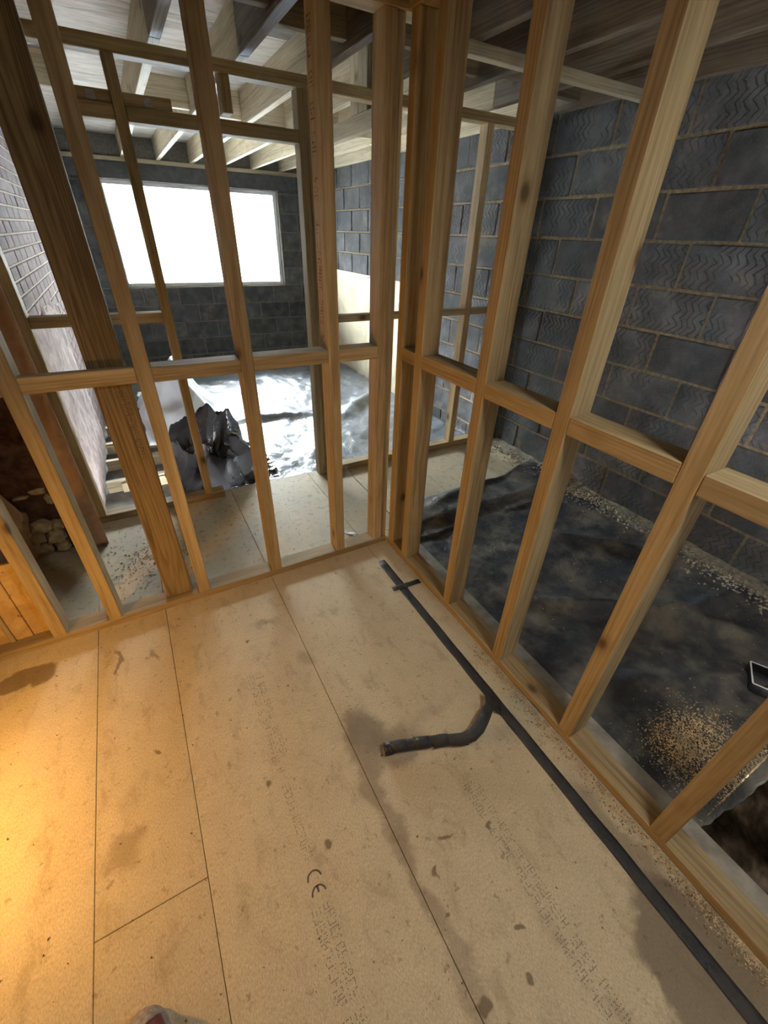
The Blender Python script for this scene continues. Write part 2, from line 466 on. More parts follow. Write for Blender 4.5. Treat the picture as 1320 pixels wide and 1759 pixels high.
# right block wall
wall_r = box('wall_right', (XB+0.008, XB+0.14), (-1.5, YW+0.14), (-0.6, 2.62), MORTAR, None, 0)
tag(wall_r, 'dark grey block wall with combed zigzag grooves and tan mortar', None, None, 'structure')
blk_cache = {}
def blk(parent, name, axis, u0, u1, z0, z1, mat, face, depth=0.1, jit=0.004):
    L = u1-u0; H = z1-z0
    key = (axis, round(L, 3), round(H, 3))
    if key not in blk_cache:
        blk_cache[key] = box_mesh(depth, L, H, 0.006, name) if axis == 'y' else box_mesh(L, depth, H, 0.006, name)
        blk_cache[key].materials.append(mat)
    j = random.uniform(-jit, jit)
    if axis == 'y':
        loc = (face + depth/2 + j, (u0+u1)/2, (z0+z1)/2)
    else:
        loc = ((u0+u1)/2, face + depth/2 + j, (z0+z1)/2)
    return link(name, blk_cache[key], None, parent, loc, (random.uniform(-.012, .012), random.uniform(-.008, .008), random.uniform(-.008, .008)))
JM = 0.0085
for k in range(0, 11):
    z0 = -0.245 + 0.2425*k; z1 = z0 + 0.2425
    ph = 1.88 if k % 2 == 0 else 1.645
    y = ph - 0.48*7
    while y < YW:
        a, b = max(y, -1.45), min(y+0.48, YW)
        mid = (XB, (a+b)/2, (z0+z1)/2)
        q = proj(mid)
        if b-a > 0.05 and q and -260 < q[0] < 1580 and -200 < q[1] < 1900:
            blk(wall_r, 'block', 'y', a+JM, b-JM, z0+JM, min(z1-JM, 2.42), BLOCK_R, XB, 0.1)
        y += 0.48
# cream rendered band low on the wall of the far room
def coat(name, fn_pt, u0, u1, v0, v1, nu, nv, mat, parent, amp=0.006, ragged=0.05, seed=0.0, thick=0.012, edge='tuv'):
    V = []; F = []
    for j in range(nv+1):
        for i in range(nu+1):
            u = u0+(u1-u0)*i/nu; v = v0+(v1-v0)*j/nv
            fu = i/nu; fv = j/nv
            if 'v' in edge and fv > 0.6: v += ragged*(N(u*3+seed, 2.0, 1, 1.5)+0.4*N(u*14+seed, 3, 1))*(fv-0.6)/0.4
            if 'u' in edge and fu > 0.6: u += ragged*(N(v*3+seed, 7.0, 1, 1.5)+0.4*N(v*14+seed, 5, 1))*(fu-0.6)/0.4
            if 'w' in edge and fu < 0.4: u += ragged*(N(v*3+seed, 9.0, 1, 1.5)+0.4*N(v*14+seed, 5, 4))*(0.4-fu)/0.4
            h = thick + amp*N(u*5+seed, v*5, 0) + amp*0.5*N(u*17+seed, v*17, 2)
            if i in (0, nu) or j in (0, nv): h = -0.004
            V.append(fn_pt(u, v, h))
    for j in range(nv):
        for i in range(nu):
            a = j*(nu+1)+i
            F.append((a, a+1, a+nu+2, a+nu+1))
    return mesh(name, V, F, mat, parent, True)
tag(coat('render_coat', lambda u, v, h: (XB-h, u, v), 4.35, YW, ZL, 1.215, 60, 30, RENDER_CREAM, wall_r, 0.004, 0.0, 3.0, 0.012), 'cream render on the lower wall')

# window wall
WX0, WX1, WZ0, WZ1 = 0.05, 2.36, 0.935, 2.165
wall_b = empty('wall_back', (1.2, YW+0.1, ZL), 'dark block wall around the bright window at the far end', None, None, 'structure')
for xr, zr in [((XL-0.1, WX0), (-0.5, 2.62)), ((WX1, XB+0.1), (-0.5, 2.62)), ((WX0, WX1), (-0.5, WZ0)), ((WX0, WX1), (WZ1, 2.62))]:
    box('mortar_bed', xr, (YW+0.008, YW+0.26), zr, MORTAR_D, wall_b, 0)
for k in range(0, 11):
    z0 = -0.265 + 0.24*k; z1 = z0 + 0.24
    if z0 > 2.14: break
    x = -1.2 + (0.24 if k % 2 else 0)
    while x < XB:
        segs = [(max(x, XL), min(x+0.48, XB))]
        if z1 > WZ0 + 0.02:
            s2 = []
            for a, b in segs:
                if a < WX0: s2.append((a, min(b, WX0)))
                if b > WX1: s2.append((max(a, WX1), b))
            segs = s2
        for a, b in segs:
            if b-a > 0.04:
                blk(wall_b, 'block', 'x', a+JM, b-JM if abs(b-WX0) > .01 else b, z0+JM, z1-JM, BLOCK_W, YW, 0.1)
        x += 0.48
box('lintel', (-0.25, 2.66), (YW-0.004, YW+0.1), (2.165, 2.345), STEEL, wall_b, 0.004)
box('wall_plate', (XL+0.01, XB-0.01), (YW-0.02, YW+0.08), (2.345, ZJ), W['jx'], wall_b, 0.003)

# window frame and panes
win = empty('window_1', (1.2, YW+0.15, WZ0), 'wide white framed window glaring with daylight in the far wall', None, None, 'structure')
FY = (YW+0.10, YW+0.16)
box('window_frame', (WX0, WX0+0.05), FY, (WZ0, WZ1), PVC, win, 0.004)
box('window_frame', (WX1-0.05, WX1), FY, (WZ0, WZ1), PVC, win, 0.004)
box('window_frame', (WX0+0.05, WX1-0.05), FY, (WZ0, WZ0+0.05), PVC, win, 0.004)
box('window_frame', (WX0+0.05, WX1-0.05), FY, (WZ1-0.05, WZ1), PVC, win, 0.004)
box('window_mullion', (1.60, 1.65), FY, (WZ0+0.05, WZ1-0.05), PVC, win, 0.004)
def pane_mat():
    k = NT('window_glass')
    t = k.t; t.nodes.remove(k.bsdf)
    tr = k.n('ShaderNodeBsdfTransparent'); gl = k.n('ShaderNodeBsdfGlossy'); gl.inputs['Roughness'].default_value = 0.02
    fr = k.n('ShaderNodeFresnel'); mx = k.n('ShaderNodeMixShader')
    tr.inputs['Color'].default_value = (0.95, 0.98, 0.98, 1)
    t.links.new(fr.outputs[0], mx.inputs[0]); t.links.new(tr.outputs[0], mx.inputs[1]); t.links.new(gl.outputs[0], mx.inputs[2])
    t.links.new(mx.outputs[0], t.nodes['Material Output'].inputs['Surface'])
    return k.mat
GLASS = pane_mat()
for a, b in [(WX0+0.05, 1.60), (1.65, WX1-0.05)]:
    box('window_pane', (a, b), (YW+0.128, YW+0.132), (WZ0+0.05, WZ1-0.05), GLASS, win, 0)

# left brick wall of the far room
wall_l = box('wall_left', (XL-0.16, XL-0.009), (2.9, YW), (-0.5, 2.62), MORTAR_L, None, 0)
tag(wall_l, 'purple brown brick wall with pale mortar beside the far room', None, None, 'structure')
cells = []
for k in range(0, 33):
    z0 = ZL + 0.0805*k
    y = 2.9 - (0.12 if k % 2 else 0)
    while y < YW:
        a, b = max(y, 2.9), min(y+0.24, YW)
        if b-a > 0.04:
            q = proj((XL, (a+b)/2, z0+0.04))
            vis = q is not None and -30 < q[0] < 260 and -20 < q[1] < 900
            cells.append(((1/q[2] if vis else 0), a, b, z0))
        y += 0.24
cells.sort(key=lambda c: -c[0])
def brick_geo(a, b, z0):
    return (a+0.006, b-0.006, z0+0.006, z0+0.0745)
brick_me = {}
for i, (s, a, b, z0) in enumerate(cells[:300]):
    y0, y1, zz0, zz1 = brick_geo(a, b, z0)
    key = round(y1-y0, 3)
    if key not in brick_me:
        brick_me[key] = box_mesh(0.06, y1-y0, zz1-zz0, 0.004, 'brick'); brick_me[key].materials.append(BRICK)
    link('brick', brick_me[key], None, wall_l, (XL-0.03+random.uniform(-.003, .002), (y0+y1)/2, (zz0+zz1)/2),
         (0, random.uniform(-.01, .01), random.uniform(-.008, .008)))
bm = bmesh.new()
for s, a, b, z0 in cells[300:]:
    y0, y1, zz0, zz1 = brick_geo(a, b, z0)
    r = bmesh.ops.create_cube(bm, size=1.0)
    bmesh.ops.scale(bm, vec=(0.06, y1-y0, zz1-zz0), verts=r['verts'])
    bmesh.ops.translate(bm, vec=(XL-0.03+random.uniform(-.003, .002), (y0+y1)/2, (zz0+zz1)/2), verts=r['verts'])
me = bpy.data.meshes.new('bricks'); bm.to_mesh(me); bm.free()
tag(link('bricks', me, BRICK, wall_l), None, None, None, 'stuff')
tag(coat('render_coat', lambda u, v, h: (XL+h, u, v), 2.95, 5.0, ZL, 1.10, 50, 34, RENDER_PINK, wall_l, 0.012, 0.16, 11.0, 0.014, 'uv'),
    'scarred pinkish grey render on the lower bricks')

# stub of old wall at the end of the passage
wall_s = box('wall_stub', (-1.45, -0.56), (2.70, 2.895), (-0.02, 2.39), DBRICK, None, 0.004)
tag(wall_s, 'old dark wall stub with broken orange pink plaster and crumbling stones', None, None, 'structure')
tag(coat('plaster_coat', lambda u, v, h: (u, 2.70-h*1.0-0.05, v), -0.60, -0.47, 0.0, 2.39, 8, 60, PLASTER, wall_s, 0.010, 0.05, 5.0, 0.03, 'w'), 'orange plaster strip')
box('plaster_backing', (-0.60, -0.475), (2.655, 2.70), (0.0, 2.39), PLASTER, wall_s, 0.01)
tag(coat('plaster_coat', lambda u, v, h: (u, 2.70-h*1.0-0.03, v), -1.45, -0.83, 0.0, 2.39, 20, 60, PLASTER, wall_s, 0.008, 0.06, 8.0, 0.03, 'u'), 'pale pink plaster')
box('plaster_backing', (-1.44, -0.86), (2.675, 2.70), (0.0, 2.39), PLASTER, wall_s, 0.008)
def lump(name, c, r, mat, parent, seed, sq=(1, 1, 1), sub=2):
    bm = bmesh.new(); bmesh.ops.create_icosphere(bm, subdivisions=sub, radius=1.0)
    for v in bm.verts:
        d = v.co.copy(); m_ = max(abs(d.x), abs(d.y), abs(d.z))
        d = d*(0.55 + 0.45/m_)*0.85
        d *= 1 + 0.45*N(d.x*1.6+seed, d.y*1.6, d.z*1.6) + 0.16*N(d.x*5+seed, d.y*5, d.z*5)
        v.co = Vector((d.x*sq[0], d.y*sq[1], d.z*sq[2]))*r
    me = bpy.data.meshes.new(name); bm.to_mesh(me); bm.free()
    return link(name, me, mat, parent, c)
for i, (x, z, r, sq) in enumerate([(-.79, .05, .05, (1.2, 1, .8)), (-.70, .045, .045, (1, 1, .8)), (-.795, .13, .05, (.9, 1, .8)), (-.71, .12, .055, (1, 1, 1)),
                                   (-.76, .20, .055, (1.3, 1, .8)), (-.68, .19, .04, (.8, 1, 1)), (-.815, .27, .035, (.7, 1, 1.2)), (-.70, .42, .03, (1.5, .8, .6)),
                                   (-.665, .36, .03, (.7, .8, 1.3)), (-.78, .40, .025, (1.6, .8, .5))]):
    lump('stone', (x, 2.685, z), r, STONE, wall_s, i*3.1, sq)
f = box('wall_near_left', (-1.6, -1.45), (-1.65, 2.895), (-0.14, 2.6), DBRICK, None, 0)
tag(f, 'dark unfinished wall at the left outside the view', None, None, 'structure')

f = box('wall_front', (-1.6, XB+0.14), (-1.65, -1.5), (-0.6, 2.6), SLAB, None, 0)
tag(f, 'bare wall behind the viewer', None, None, 'structure')

# ceiling: deck sheets on joists
ceil = box('ceiling', (-1.75, XB+0.3), (-1.5, YW+0.26), (ZD+0.019, ZD+0.08), DECK, None, 0)
tag(ceil, 'open timber ceiling of joists under pale board decking', None, None, 'structure')
for x0 in [-1.62+1.22*i for i in range(4)]:
    for y0 in [-1.5, 0.94, 3.38, 5.82]:
        box('deck_sheet', (x0+.003, min(x0+1.22, XB)-.003), (y0+.003, min(y0+2.44, YW)-.003), (ZD, ZD+0.018), DECK_DARK if (x0 > 0.7 and y0 < 2) else DECK, ceil, 0.001)
JX = [-1.22, -0.82, -0.42, -0.02, 0.38, 0.78, 1.19, 1.585, 2.0, 2.405, 2.82]
for x in JX:
    y0 = -1.5
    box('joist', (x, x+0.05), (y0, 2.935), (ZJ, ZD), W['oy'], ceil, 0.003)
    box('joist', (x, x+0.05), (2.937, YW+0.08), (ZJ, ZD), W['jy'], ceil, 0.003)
for x, ys in [(0.83, (2.55, 4.6)), (1.24, (2.45, 4.7)), (1.635, (2.6, 4.5)), (2.05, (2.50, 4.6)), (2.455, (2.6,)), (0.43, (2.4, 4.5)), (0.03, (2.5,)), (-0.37, (4.4,))]:
    nx = min([j for j in JX if j > x] + [XB])
    for y in ys:
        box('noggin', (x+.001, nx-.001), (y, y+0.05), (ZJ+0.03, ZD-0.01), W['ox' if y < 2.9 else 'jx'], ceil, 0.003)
box('batten', (1.57, XB-0.02), (2.12, 2.17), (ZJ-0.045, ZJ), W['jx'], ceil, 0.002)

# ------------------------------------------------------------------ stud frames
ST, SD = 0.056, 0.095
YF, XR = 1.886, 1.115
ZT = 2.335
fr = empty('stud_wall', (0.2, YF, 0), 'timber stud frame across the near room, seen face on, before the passage', 'stud wall', 'timber stud partitions')
box('sole_plate', (-1.40, XR), (YF, YF+SD), (0.0, 0.04), W['x'], fr)
box('top_plate', (-1.40, XR+SD), (YF, YF+SD), (ZT, ZJ), W['x'], fr)
def stud(parent, x0, y0, w=ST, d=SD, z0=0.04, z1=ZT, mat='z', name='stud'):
    return box(name, (x0, x0+w), (y0, y0+d), (z0, z1), W[mat], parent)
FS = [(-1.23, ST), (-0.690, ST), (-0.458, ST), (-0.036, ST), (0.360, ST), (0.762, ST), (1.022, 0.052)]
for x, w in FS: stud(fr, x, YF, w)
stud(fr, 1.0745, YF+0.012, 0.040, SD-0.012)
def nog(parent, x0, x1, y0, d=SD, z0=1.165, z1=1.222, ax='x'):
    return box('noggin', (x0+.0005, x1-.0005), (y0, y0+d), (z0, z1), W[ax], parent)
nog(fr, -0.402, -0.036, YF, 0.038, 1.168, 1.228)
nog(fr, 0.020, 0.360, YF, SD, 1.164, 1.221)
nog(fr, 0.416, 0.762, YF, SD, 1.168, 1.226)
nog(fr, 0.818, 1.022, YF, SD, 1.166, 1.224)
nog(fr, -0.634, -0.458, YF, SD, 1.166, 1.224)

post = box('timber_post', (-0.192, -0.066), (YF+0.040, YF+SD), (0.0405, ZT-.001), W['post'], None, 0.004)
tag(post, 'broad treated brown post with bold grain and stamped letters behind the stud frame', 'post')

fr2 = empty('stud_wall', (XR+.05, 0.6, 0), 'timber stud frame running along the right beside the black sheet', 'stud wall', 'timber stud partitions')
def ybox(name, y0, y1, x0, x1, z0, z1, mat='y', parent=None):
    return box(name, (x0, x1), (y0, y1), (z0, z1), W[mat], parent)
ybox('sole_plate', -0.95, YF-.001, XR, XR+SD, 0.0, 0.04, 'y', fr2)
ybox('top_plate', -0.95, YF-.001, XR, XR+SD, ZT, ZJ, 'y', fr2)
RS = [1.828, 1.640, 1.198, 0.800, 0.396, 0.002, -0.398]
for i, y in enumerate(RS):
    if i == 0: stud(fr2, XR+.002, 1.815, SD-.002, 0.052)
    elif i == 1: stud(fr2, XR, 1.640, SD, 0.058)
    else: stud(fr2, XR, y, SD, ST)
def ynog(a, b, z0=1.167, z1=1.227):
    box('noggin', (XR, XR+SD), (a+.0005, b-.0005), (z0, z1), W['y'], fr2)
ynog(1.698, 1.815, 1.166, 1.224); ynog(1.254, 1.640, 1.167, 1.227); ynog(0.856, 1.198, 1.165, 1.224); ynog(0.452, 0.800, 1.168, 1.228); ynog(0.058, 0.396, 1.164, 1.224); ynog(-0.342, 0.002)
# dusty kerb timber behind the sole plate
f = box('floor_edge_timber', (XR+SD+.001, 1.292), (-0.95, 1.90), (0.0005, 0.012), plain('dusty_grey_timber', (0.33, 0.30, 0.25), 0.9, 0.1, 0.3, 14), None, 0.002)
tag(f, 'dusty grey timber strip along the outer edge of the right sole plate', 'timber strip')

Y2 = 2.91; D2 = 0.085
fr3 = empty('stud_wall', (0.9, Y2, 0), 'farther stud frame with a doorway and ladder-like header, beyond the passage', 'stud wall', 'timber stud partitions')
def S2(x0, x1, z0=0.05, z1=2.31, name='stud', y0=Y2, d=D2):
    return box(name, (x0, x1), (y0, y0+d), (z0, z1), W['z'], fr3)
box('sole_plate', (-0.545, 0.30), (Y2, Y2+D2), (0.0, 0.05), W['x'], fr3)
box('sole_plate', (1.110, XB-.012), (Y2, Y2+D2), (0.0, 0.05), W['x'], fr3)
box('top_plate', (-0.545, XB-.012), (Y2, Y2+D2), (2.31, 2.362), W['x'], fr3)
S2(-0.520, -0.467); S2(-0.048, 0.008); S2(0.166, 0.216)
S2(1.056, 1.1095, 0.0005); S2(1.1115, 1.150)
S2(1.548, 1.603); S2(2.366, 2.424); S2(2.85, 2.905)
S2(0.664, 0.712, 2.1665, 2.3095, 'cripple_stud')
for a, b in [(0.0085, 0.1655), (0.2165, 1.0555)]:
    box('door_header', (a, b), (Y2, Y2+D2), (2.085, 2.142), W['x'], fr3)
for a, b in [(0.0085, 0.1655), (0.2165, 0.425)]:
    o = box('blocking', (a, b), (Y2+.02, Y2+.065), (2.1425, 2.19), W['x'], fr3)
    box('nail_plate', ((a+b)/2-.018, (a+b)/2+.018), (Y2+.018, Y2+.0195), (2.150, 2.182), PLATE_STEEL, o, 0)
for a, b in [(-0.4665, -0.0485), (0.0085, 0.1655)]:
    box('noggin', (a, b), (Y2, Y2+D2), (1.215, 1.268), W['x'], fr3)
for a, b in [(1.1505, 1.5475), (1.6035, 2.3655), (2.4245, 2.8495)]:
    box('noggin', (a, b), (Y2, Y2+D2), (1.158, 1.200), W['x'], fr3)
tr = empty('trimmer_beam', (1.56, 3.3, 2.20), 'short grey trimmer beam with two upright blocks above the far doorway corner', 'beam')
box('beam', (1.548, 1.598), (Y2+D2+.002, 3.75), (2.205, 2.300), W['jy'], tr)
for y in (3.07, 3.19):
    box('upright_block', (1.552, 1.584), (y, y+.115), (2.3005, 2.595), W['jz'], tr)

# panel boarded behind the frame at far left
pn = empty('board_panel', (-1.0, YF+SD, 0.04), 'smeared orange brown board panel closing the frame at far left', 'board')
box('board', (-1.174, -0.775), (YF+SD-.034, YF+SD-.016), (0.041, 0.46), OSB, pn, 0.002)
box('board_edge', (-0.773, -0.691), (YF+SD-.03, YF+SD-.012), (0.041, 0.46), OSB, pn, 0.002)
box('batten', (-0.86, -0.84), (YF+SD-.042, YF+SD-.0345), (0.041, 0.46), W['z'], pn, 0.002)

# joists lying on the low floor of the far room with insulation between
js = [3.80, 4.24, 4.66, 5.12]
for i, y in enumerate(js):
    o = box('floor_joist', (XL+0.03, 0.12), (y, y+0.05), (ZL, ZL+0.10+0.0*i), W['jx'])
    tag(o, ['first', 'second', 'third', 'fourth'][i] + ' pale timber on the low floor from the passage, by the brick wall', 'joist', 'timbers on the low floor')
    if i in (0, 1, 2):
        ib = box('insulation_board', (-0.42 if i != 2 else -0.53, 0.08), (y-0.032, y-0.002), (ZL, ZL+0.085), INSUL)
        tag(ib, 'beige insulation board standing against the ' + ['first', 'second', 'third'][i] + ' pale floor timber', 'insulation', 'insulation offcuts')

# ------------------------------------------------------------------ sheets
def ridge(x, y, a, b, w, h):
    a = Vector(a); b = Vector(b); p = Vector((x, y)); d = b-a; t = max(0, min(1, (p-a).dot(d)/d.dot(d)))
    q = a + d*t + Vector((0.02*N(t*6, 1), 0.03*N(t*5, 2)))
    r = (p-q).length/w
    return h*math.exp(-r*r)*math.sin(math.pi*(0.08+0.84*t))
def fz_right(x, y):
    base = -0.030 + 0.040*max(0, min(1, (y-1.82)/0.12))
    z = base + 0.016*(N(x*1.8, y*1.8, 0)+0.5) + 0.010*abs(N(x*4.2, y*3.1, 3)) + 0.005*N(x*11, y*8, 5)
    z += 0.018*noise.voronoi(Vector((x*3.0, y*2.4, 1)))[0][0] + 0.006*noise.voronoi(Vector((x*9, y*7, 2)))[0][0]
    z += ridge(x, y, (1.58, 1.05), (2.42, 0.34), 0.055, 0.095)
    z += ridge(x, y, (2.05, 1.55), (2.62, 0.95), 0.05, 0.050)
    z += ridge(x, y, (1.85, 0.62), (2.75, 0.52), 0.05, 0.075)
    z += ridge(x, y, (1.40, 0.55), (2.20, 0.15), 0.05, 0.045)
    z += ridge(x, y, (1.35, 2.02), (2.75, 2.28), 0.05, 0.022)
    z += ridge(x, y, (2.45, 1.9), (2.80, 0.7), 0.08, 0.045)
    if y < 0.05: z -= (0.05-y)*0.35
    k = max(0, 1-(x-1.29)/0.10); z = z*(1-k)+ (min(z, -0.012) if y < 1.9 else z)*k
    return max(z, (-0.033 if y < 1.80 else 0.002) if y > 0.03 else -1)
def sheet_pt(u, v):
    x = 1.297 + u*(1.545 + 0.04*N(v*9, 2))
    far = 2.17 + 0.05*N(x*3, 1) + (0.14*max(0, x-2.3)/0.5)
    near = -0.03 - 0.10*(x-1.3) + 0.035*N(x*5, 3) + 0.012*N(x*17, 3)
    y = near + (far-near)*v
    return (x, y, fz_right(x, y))
sh = grid_sheet('plastic_sheet', 0, 1, 0, 1, 130, 190, (sheet_pt,), DPM, None, 0.0012)
tag(sh, 'dusty black plastic sheet with soft folds on the floor at right', 'plastic sheet')

def fz_back(x, y):
    z = ZL + 0.075 + 0.035*(N(x*1.1, y*1.1, 7)+0.5) + 0.022*abs(N(x*3.5, y*2.2, 3)) + 0.012*N(x*9, y*6, 5) + 0.006*N(x*22, y*16, 5)
    z += 0.035*noise.voronoi(Vector((x*3.2, y*2.0, 1)))[0][0] + 0.014*noise.voronoi(Vector((x*8, y*5, 2)))[0][0]
    z += ridge(x, y, (1.9, 4.35), (2.75, 5.0), 0.10, 0.10)
    z += ridge(x, y, (0.7, 4.7), (1.6, 4.55), 0.07, 0.07)
    z += ridge(x, y, (0.9, 5.6), (1.6, 6.3), 0.09, 0.05)
    z += ridge(x, y, (1.2, 3.5), (2.2, 5.2), 0.07, 0.05)
    return max(z, ZL+0.004)
sh = grid_sheet('plastic_sheet', 0.14, 2.885, 3.06, YW-.02, 110, 180, fz_back, DPM2, None, 0.0015, lambda x, y: x > 0.17+0.04*N(y*3, 5))
tag(sh, 'shiny wrinkled black sheet reflecting the window, sheen also in its colour, over the far floor', 'plastic sheet')

def vor(x, y, z=0.0):
    d = noise.voronoi(Vector((x, y, z)))[0]
    return d[0], d[1]-d[0]
def fheap(x, y):
    cx, cy = 0.30, 3.52
    dx = (x-cx)/0.42; dy = (y-cy)/0.40
    r = math.sqrt(dx*dx+dy*dy)
    h = 0.42*max(0, 1-r**1.3)
    a1, e1 = vor(x*5.5+3, y*5.5, 1); a2, e2 = vor(x*12, y*12, 4)
    e = max(0, min(1, 1.2-r))
    z = ZL + 0.18 + h*(0.40+1.35*a1) + 0.13*a2*(0.3+e) - 0.02
    px = x + 0.14*N(x*5, y*5, 9)*e + 0.05*(a2-0.4)*e; py = y - 0.16*a1*e - 0.10*h
    return (px, max(py, Y2+D2+0.02), max(z, ZL+0.08))
o = grid_sheet('crumpled_sheet', -0.06, 0.80, 3.12, 4.0, 80, 84, (fheap,), DPM3, None, 0.0015)
for p_ in o.data.polygons: p_.use_smooth = False
tag(o, 'heap of crumpled black plastic bunched up behind the far doorway stud', 'plastic heap')
def fwhite(x, y):
    cx, cy = 0.22, 5.2
    dx = (x-cx)/0.40; dy = (y-cy)/0.95; r = math.sqrt(dx*dx+dy*dy)
    h = 0.34*max(0, 1-r**1.8)
    a1, e1 = vor(x*4+8, y*3, 1); a2, e2 = vor(x*9, y*7, 4)
    e = max(0, min(1, 1.2-r))
    return (x+0.07*N(x*5, y*5, 3), y-0.1*a1*e, ZL+0.16 + h*(0.5+a1) + (0.14*a1+0.06*a2)*e)
o = grid_sheet('crumpled_sheet', -0.16, 0.58, 4.3, 6.1, 60, 90, (fwhite,), WHITE_SHEET, None, 0.0015)
tag(o, 'crumpled plastic sheeting at left, window glare put into its white colour', 'plastic heap')

# ------------------------------------------------------------------ tape, pipe
def tape_strip(name, pts, w, label, z=0.0012, lumps=0.002):
    V = []; F = []; n = len(pts)
    for i, (x, y) in enumerate(pts):
        a = Vector(pts[max(0, i-1)]); b = Vector(pts[min(n-1, i+1)]); t = (b-a).normalized(); s = Vector((-t.y, t.x))
        for j in range(5):
            q = Vector((x, y)) + s*w*(j/4-0.5)*(1+0.10*N(i*0.37, j, 4))
            V.append((q.x, q.y, z + (0.0 if j in (0, 4) else lumps*(0.5+abs(N(q.x*30, q.y*30, j))))))
    for i in range(n-1):
        for j in range(4):
            a = i*5+j; F.append((a, a+1, a+6, a+5))
    o = mesh(name, V, F, TAPE, None, True)
    s_ = o.modifiers.new('thickness', 'SOLIDIFY'); s_.thickness = 0.0006; s_.offset = 1
    return tag(o, label, 'tape', 'black floor tapes')
tape_strip('floor_tape', [(0.985-0.006*i/40+0.003*N(i*0.4, 2), 1.72-2.1*i/40) for i in range(41)], 0.048,
           'long black tape strip running along the floor beside the right sole plate')
tape_strip('floor_tape', [(0.925+0.175*i/8, 1.470-0.012*i/8) for i in range(9)], 0.036, 'short black tape crossing the long floor tape near the corner', 0.0042)

pipe = empty('taped_pipe', (0.85, 0.62, 0.03), 'bent black pipe wrapped in tape rising from the floor tape', 'pipe')
P0 = [(0.452, 0.703), (0.50, 0.690), (0.56, 0.668), (0.62, 0.645), (0.68, 0.618), (0.735, 0.592), (0.775, 0.582), (0.812, 0.590), (0.845, 0.606), (0.878, 0.624), (0.915, 0.646), (0.95, 0.662)]
zz = [.030, .032, .034, .036, .038, .042, .048, .056, .060, .052, .034, .012]
rr = [.021]*5 + [.022, .024, .025, .024, .023, .020, .014]
tube('pipe_body', [(x, y, z) for (x, y), z in zip(P0, zz)], rr, TAPE, pipe, 14, 0.85)
tube('bare_end', [(0.448, 0.7045, .030), (0.478, 0.696, .031)], 0.0245, CABLE, pipe, 14, 0.85)
for i, (a, b) in enumerate([((0.50, .690), .021), ((0.585, .658), .022), ((0.655, .63), .0225), ((0.725, .597), .0225)]):
    x, y = a
    tube('tape_wrap', [(x-.028, y+.008+.006*(i % 2), .033), (x, y, .035), (x+.030, y-.013, .037)], [b+.0008, b+.0012, b+.0008], TAPE, pipe, 14, 0.86)
V = []; F = []
for i in range(9):
    t = i/8
    for j in range(4):
        V.append((0.905+0.055*t+0.012*j, 0.655-0.05*t+0.018*j-0.01*N(i, j), 0.050-0.048*t+0.006*abs(N(i*.7, j*.9, 3))))
for i in range(8):
    for j in range(3):
        a = i*4+j; F.append((a, a+1, a+5, a+4))
o = mesh('loose_tape_end', V, F, TAPE, pipe, True); s_ = o.modifiers.new('thickness', 'SOLIDIFY'); s_.thickness = 0.001

# ------------------------------------------------------------------ marks printed on boards and timbers
def glyph_run(name, length, rows, ch, fn, mat, parent, seed, dot=0.0021, gap_p=0.12):
    rnd = random.Random(seed); V = []; F = []
    for r in range(rows):
        s = 0.0
        while s < length:
            if rnd.random() < gap_p: s += ch*0.8; continue
            segs = [[(0, i) for i in range(7)], [(3, i) for i in range(7)], [(i, 0) for i in range(4)], [(i, 6) for i in range(4)], [(i, 3) for i in range(4)]]
            on = set()
            for sg in rnd.sample(segs, rnd.choice((3, 3, 4))):
                on.update(sg)
            for (gx, gy) in on:
                if rnd.random() < 0.34: continue
                u = s + gx*ch*0.15; v = r*ch*1.45 + gy*ch*0.155
                b = len(V)
                for du, dv in ((-1, -1), (1, -1), (1, 1), (-1, 1)):
                    V.append(fn(u+du*dot*0.55, v+dv*dot*0.55))
                F.append((b, b+1, b+2, b+3))
            s += ch*0.78
    o = mesh(name, V, F, mat, parent)
    o['kind'] = 'stuff'
    return o
ZP = 0.0006
glyph_run('printed_marks', 0.40, 2, 0.024, lambda u, v: (0.122-v-0.012*u, 1.285-u, ZP), INK, floor, 1)
glyph_run('printed_marks', 0.30, 1, 0.025, lambda u, v: (0.088-v, 0.84-u, ZP), INK, floor, 2)
glyph_run('printed_marks', 0.50, 2, 0.025, lambda u, v: (0.098-v-0.03*u, 0.405-u, ZP), INK, floor, 3)
glyph_run('printed_marks', 0.85, 2, 0.025, lambda u, v: (0.705-v-0.02*u, 0.465-u, ZP), INK, floor, 4)
glyph_run('printed_marks', 0.58, 1, 0.022, lambda u, v: (0.695-v, 1.50-u, ZP), INK, floor, 5, 0.0015, 0.3)
# the CE mark: two arcs, the second with its short middle bar
V = []; F = []
def arc(cx, cy, r, bar_):
    for i in range(14):
        a0 = math.pi*(0.5+1.0*i/14) ; a1 = math.pi*(0.5+1.0*(i+1)/14)
        b = len(V)
        for a, rr_ in ((a0, r-.0024), (a0, r+.0024), (a1, r+.0024), (a1, r-.0024)):
            # opens towards -y (text runs down the board)
            V.append((cx + rr_*math.cos(a-math.pi/2), cy + rr_*math.sin(a-math.pi/2), ZP))
        F.append((b, b+1, b+2, b+3))
    if bar_:
        b = len(V); V.extend([(cx-.003, cy+r, ZP), (cx+.003, cy+r, ZP), (cx+.003, cy+.004, ZP), (cx-.003, cy+.004, ZP)]); F.append((b, b+1, b+2, b+3))
arc(0.074, 0.476, 0.021, False); arc(0.074, 0.436, 0.021, True)
mesh('ce_mark', V, F, INK, floor)
glyph_run('stamped_letters', 0.30, 1, 0.028, lambda u, v: (-0.112+v*0.85, YF+0.0395, 1.135-u), INK, post, 8, 0.0036, 0.05)
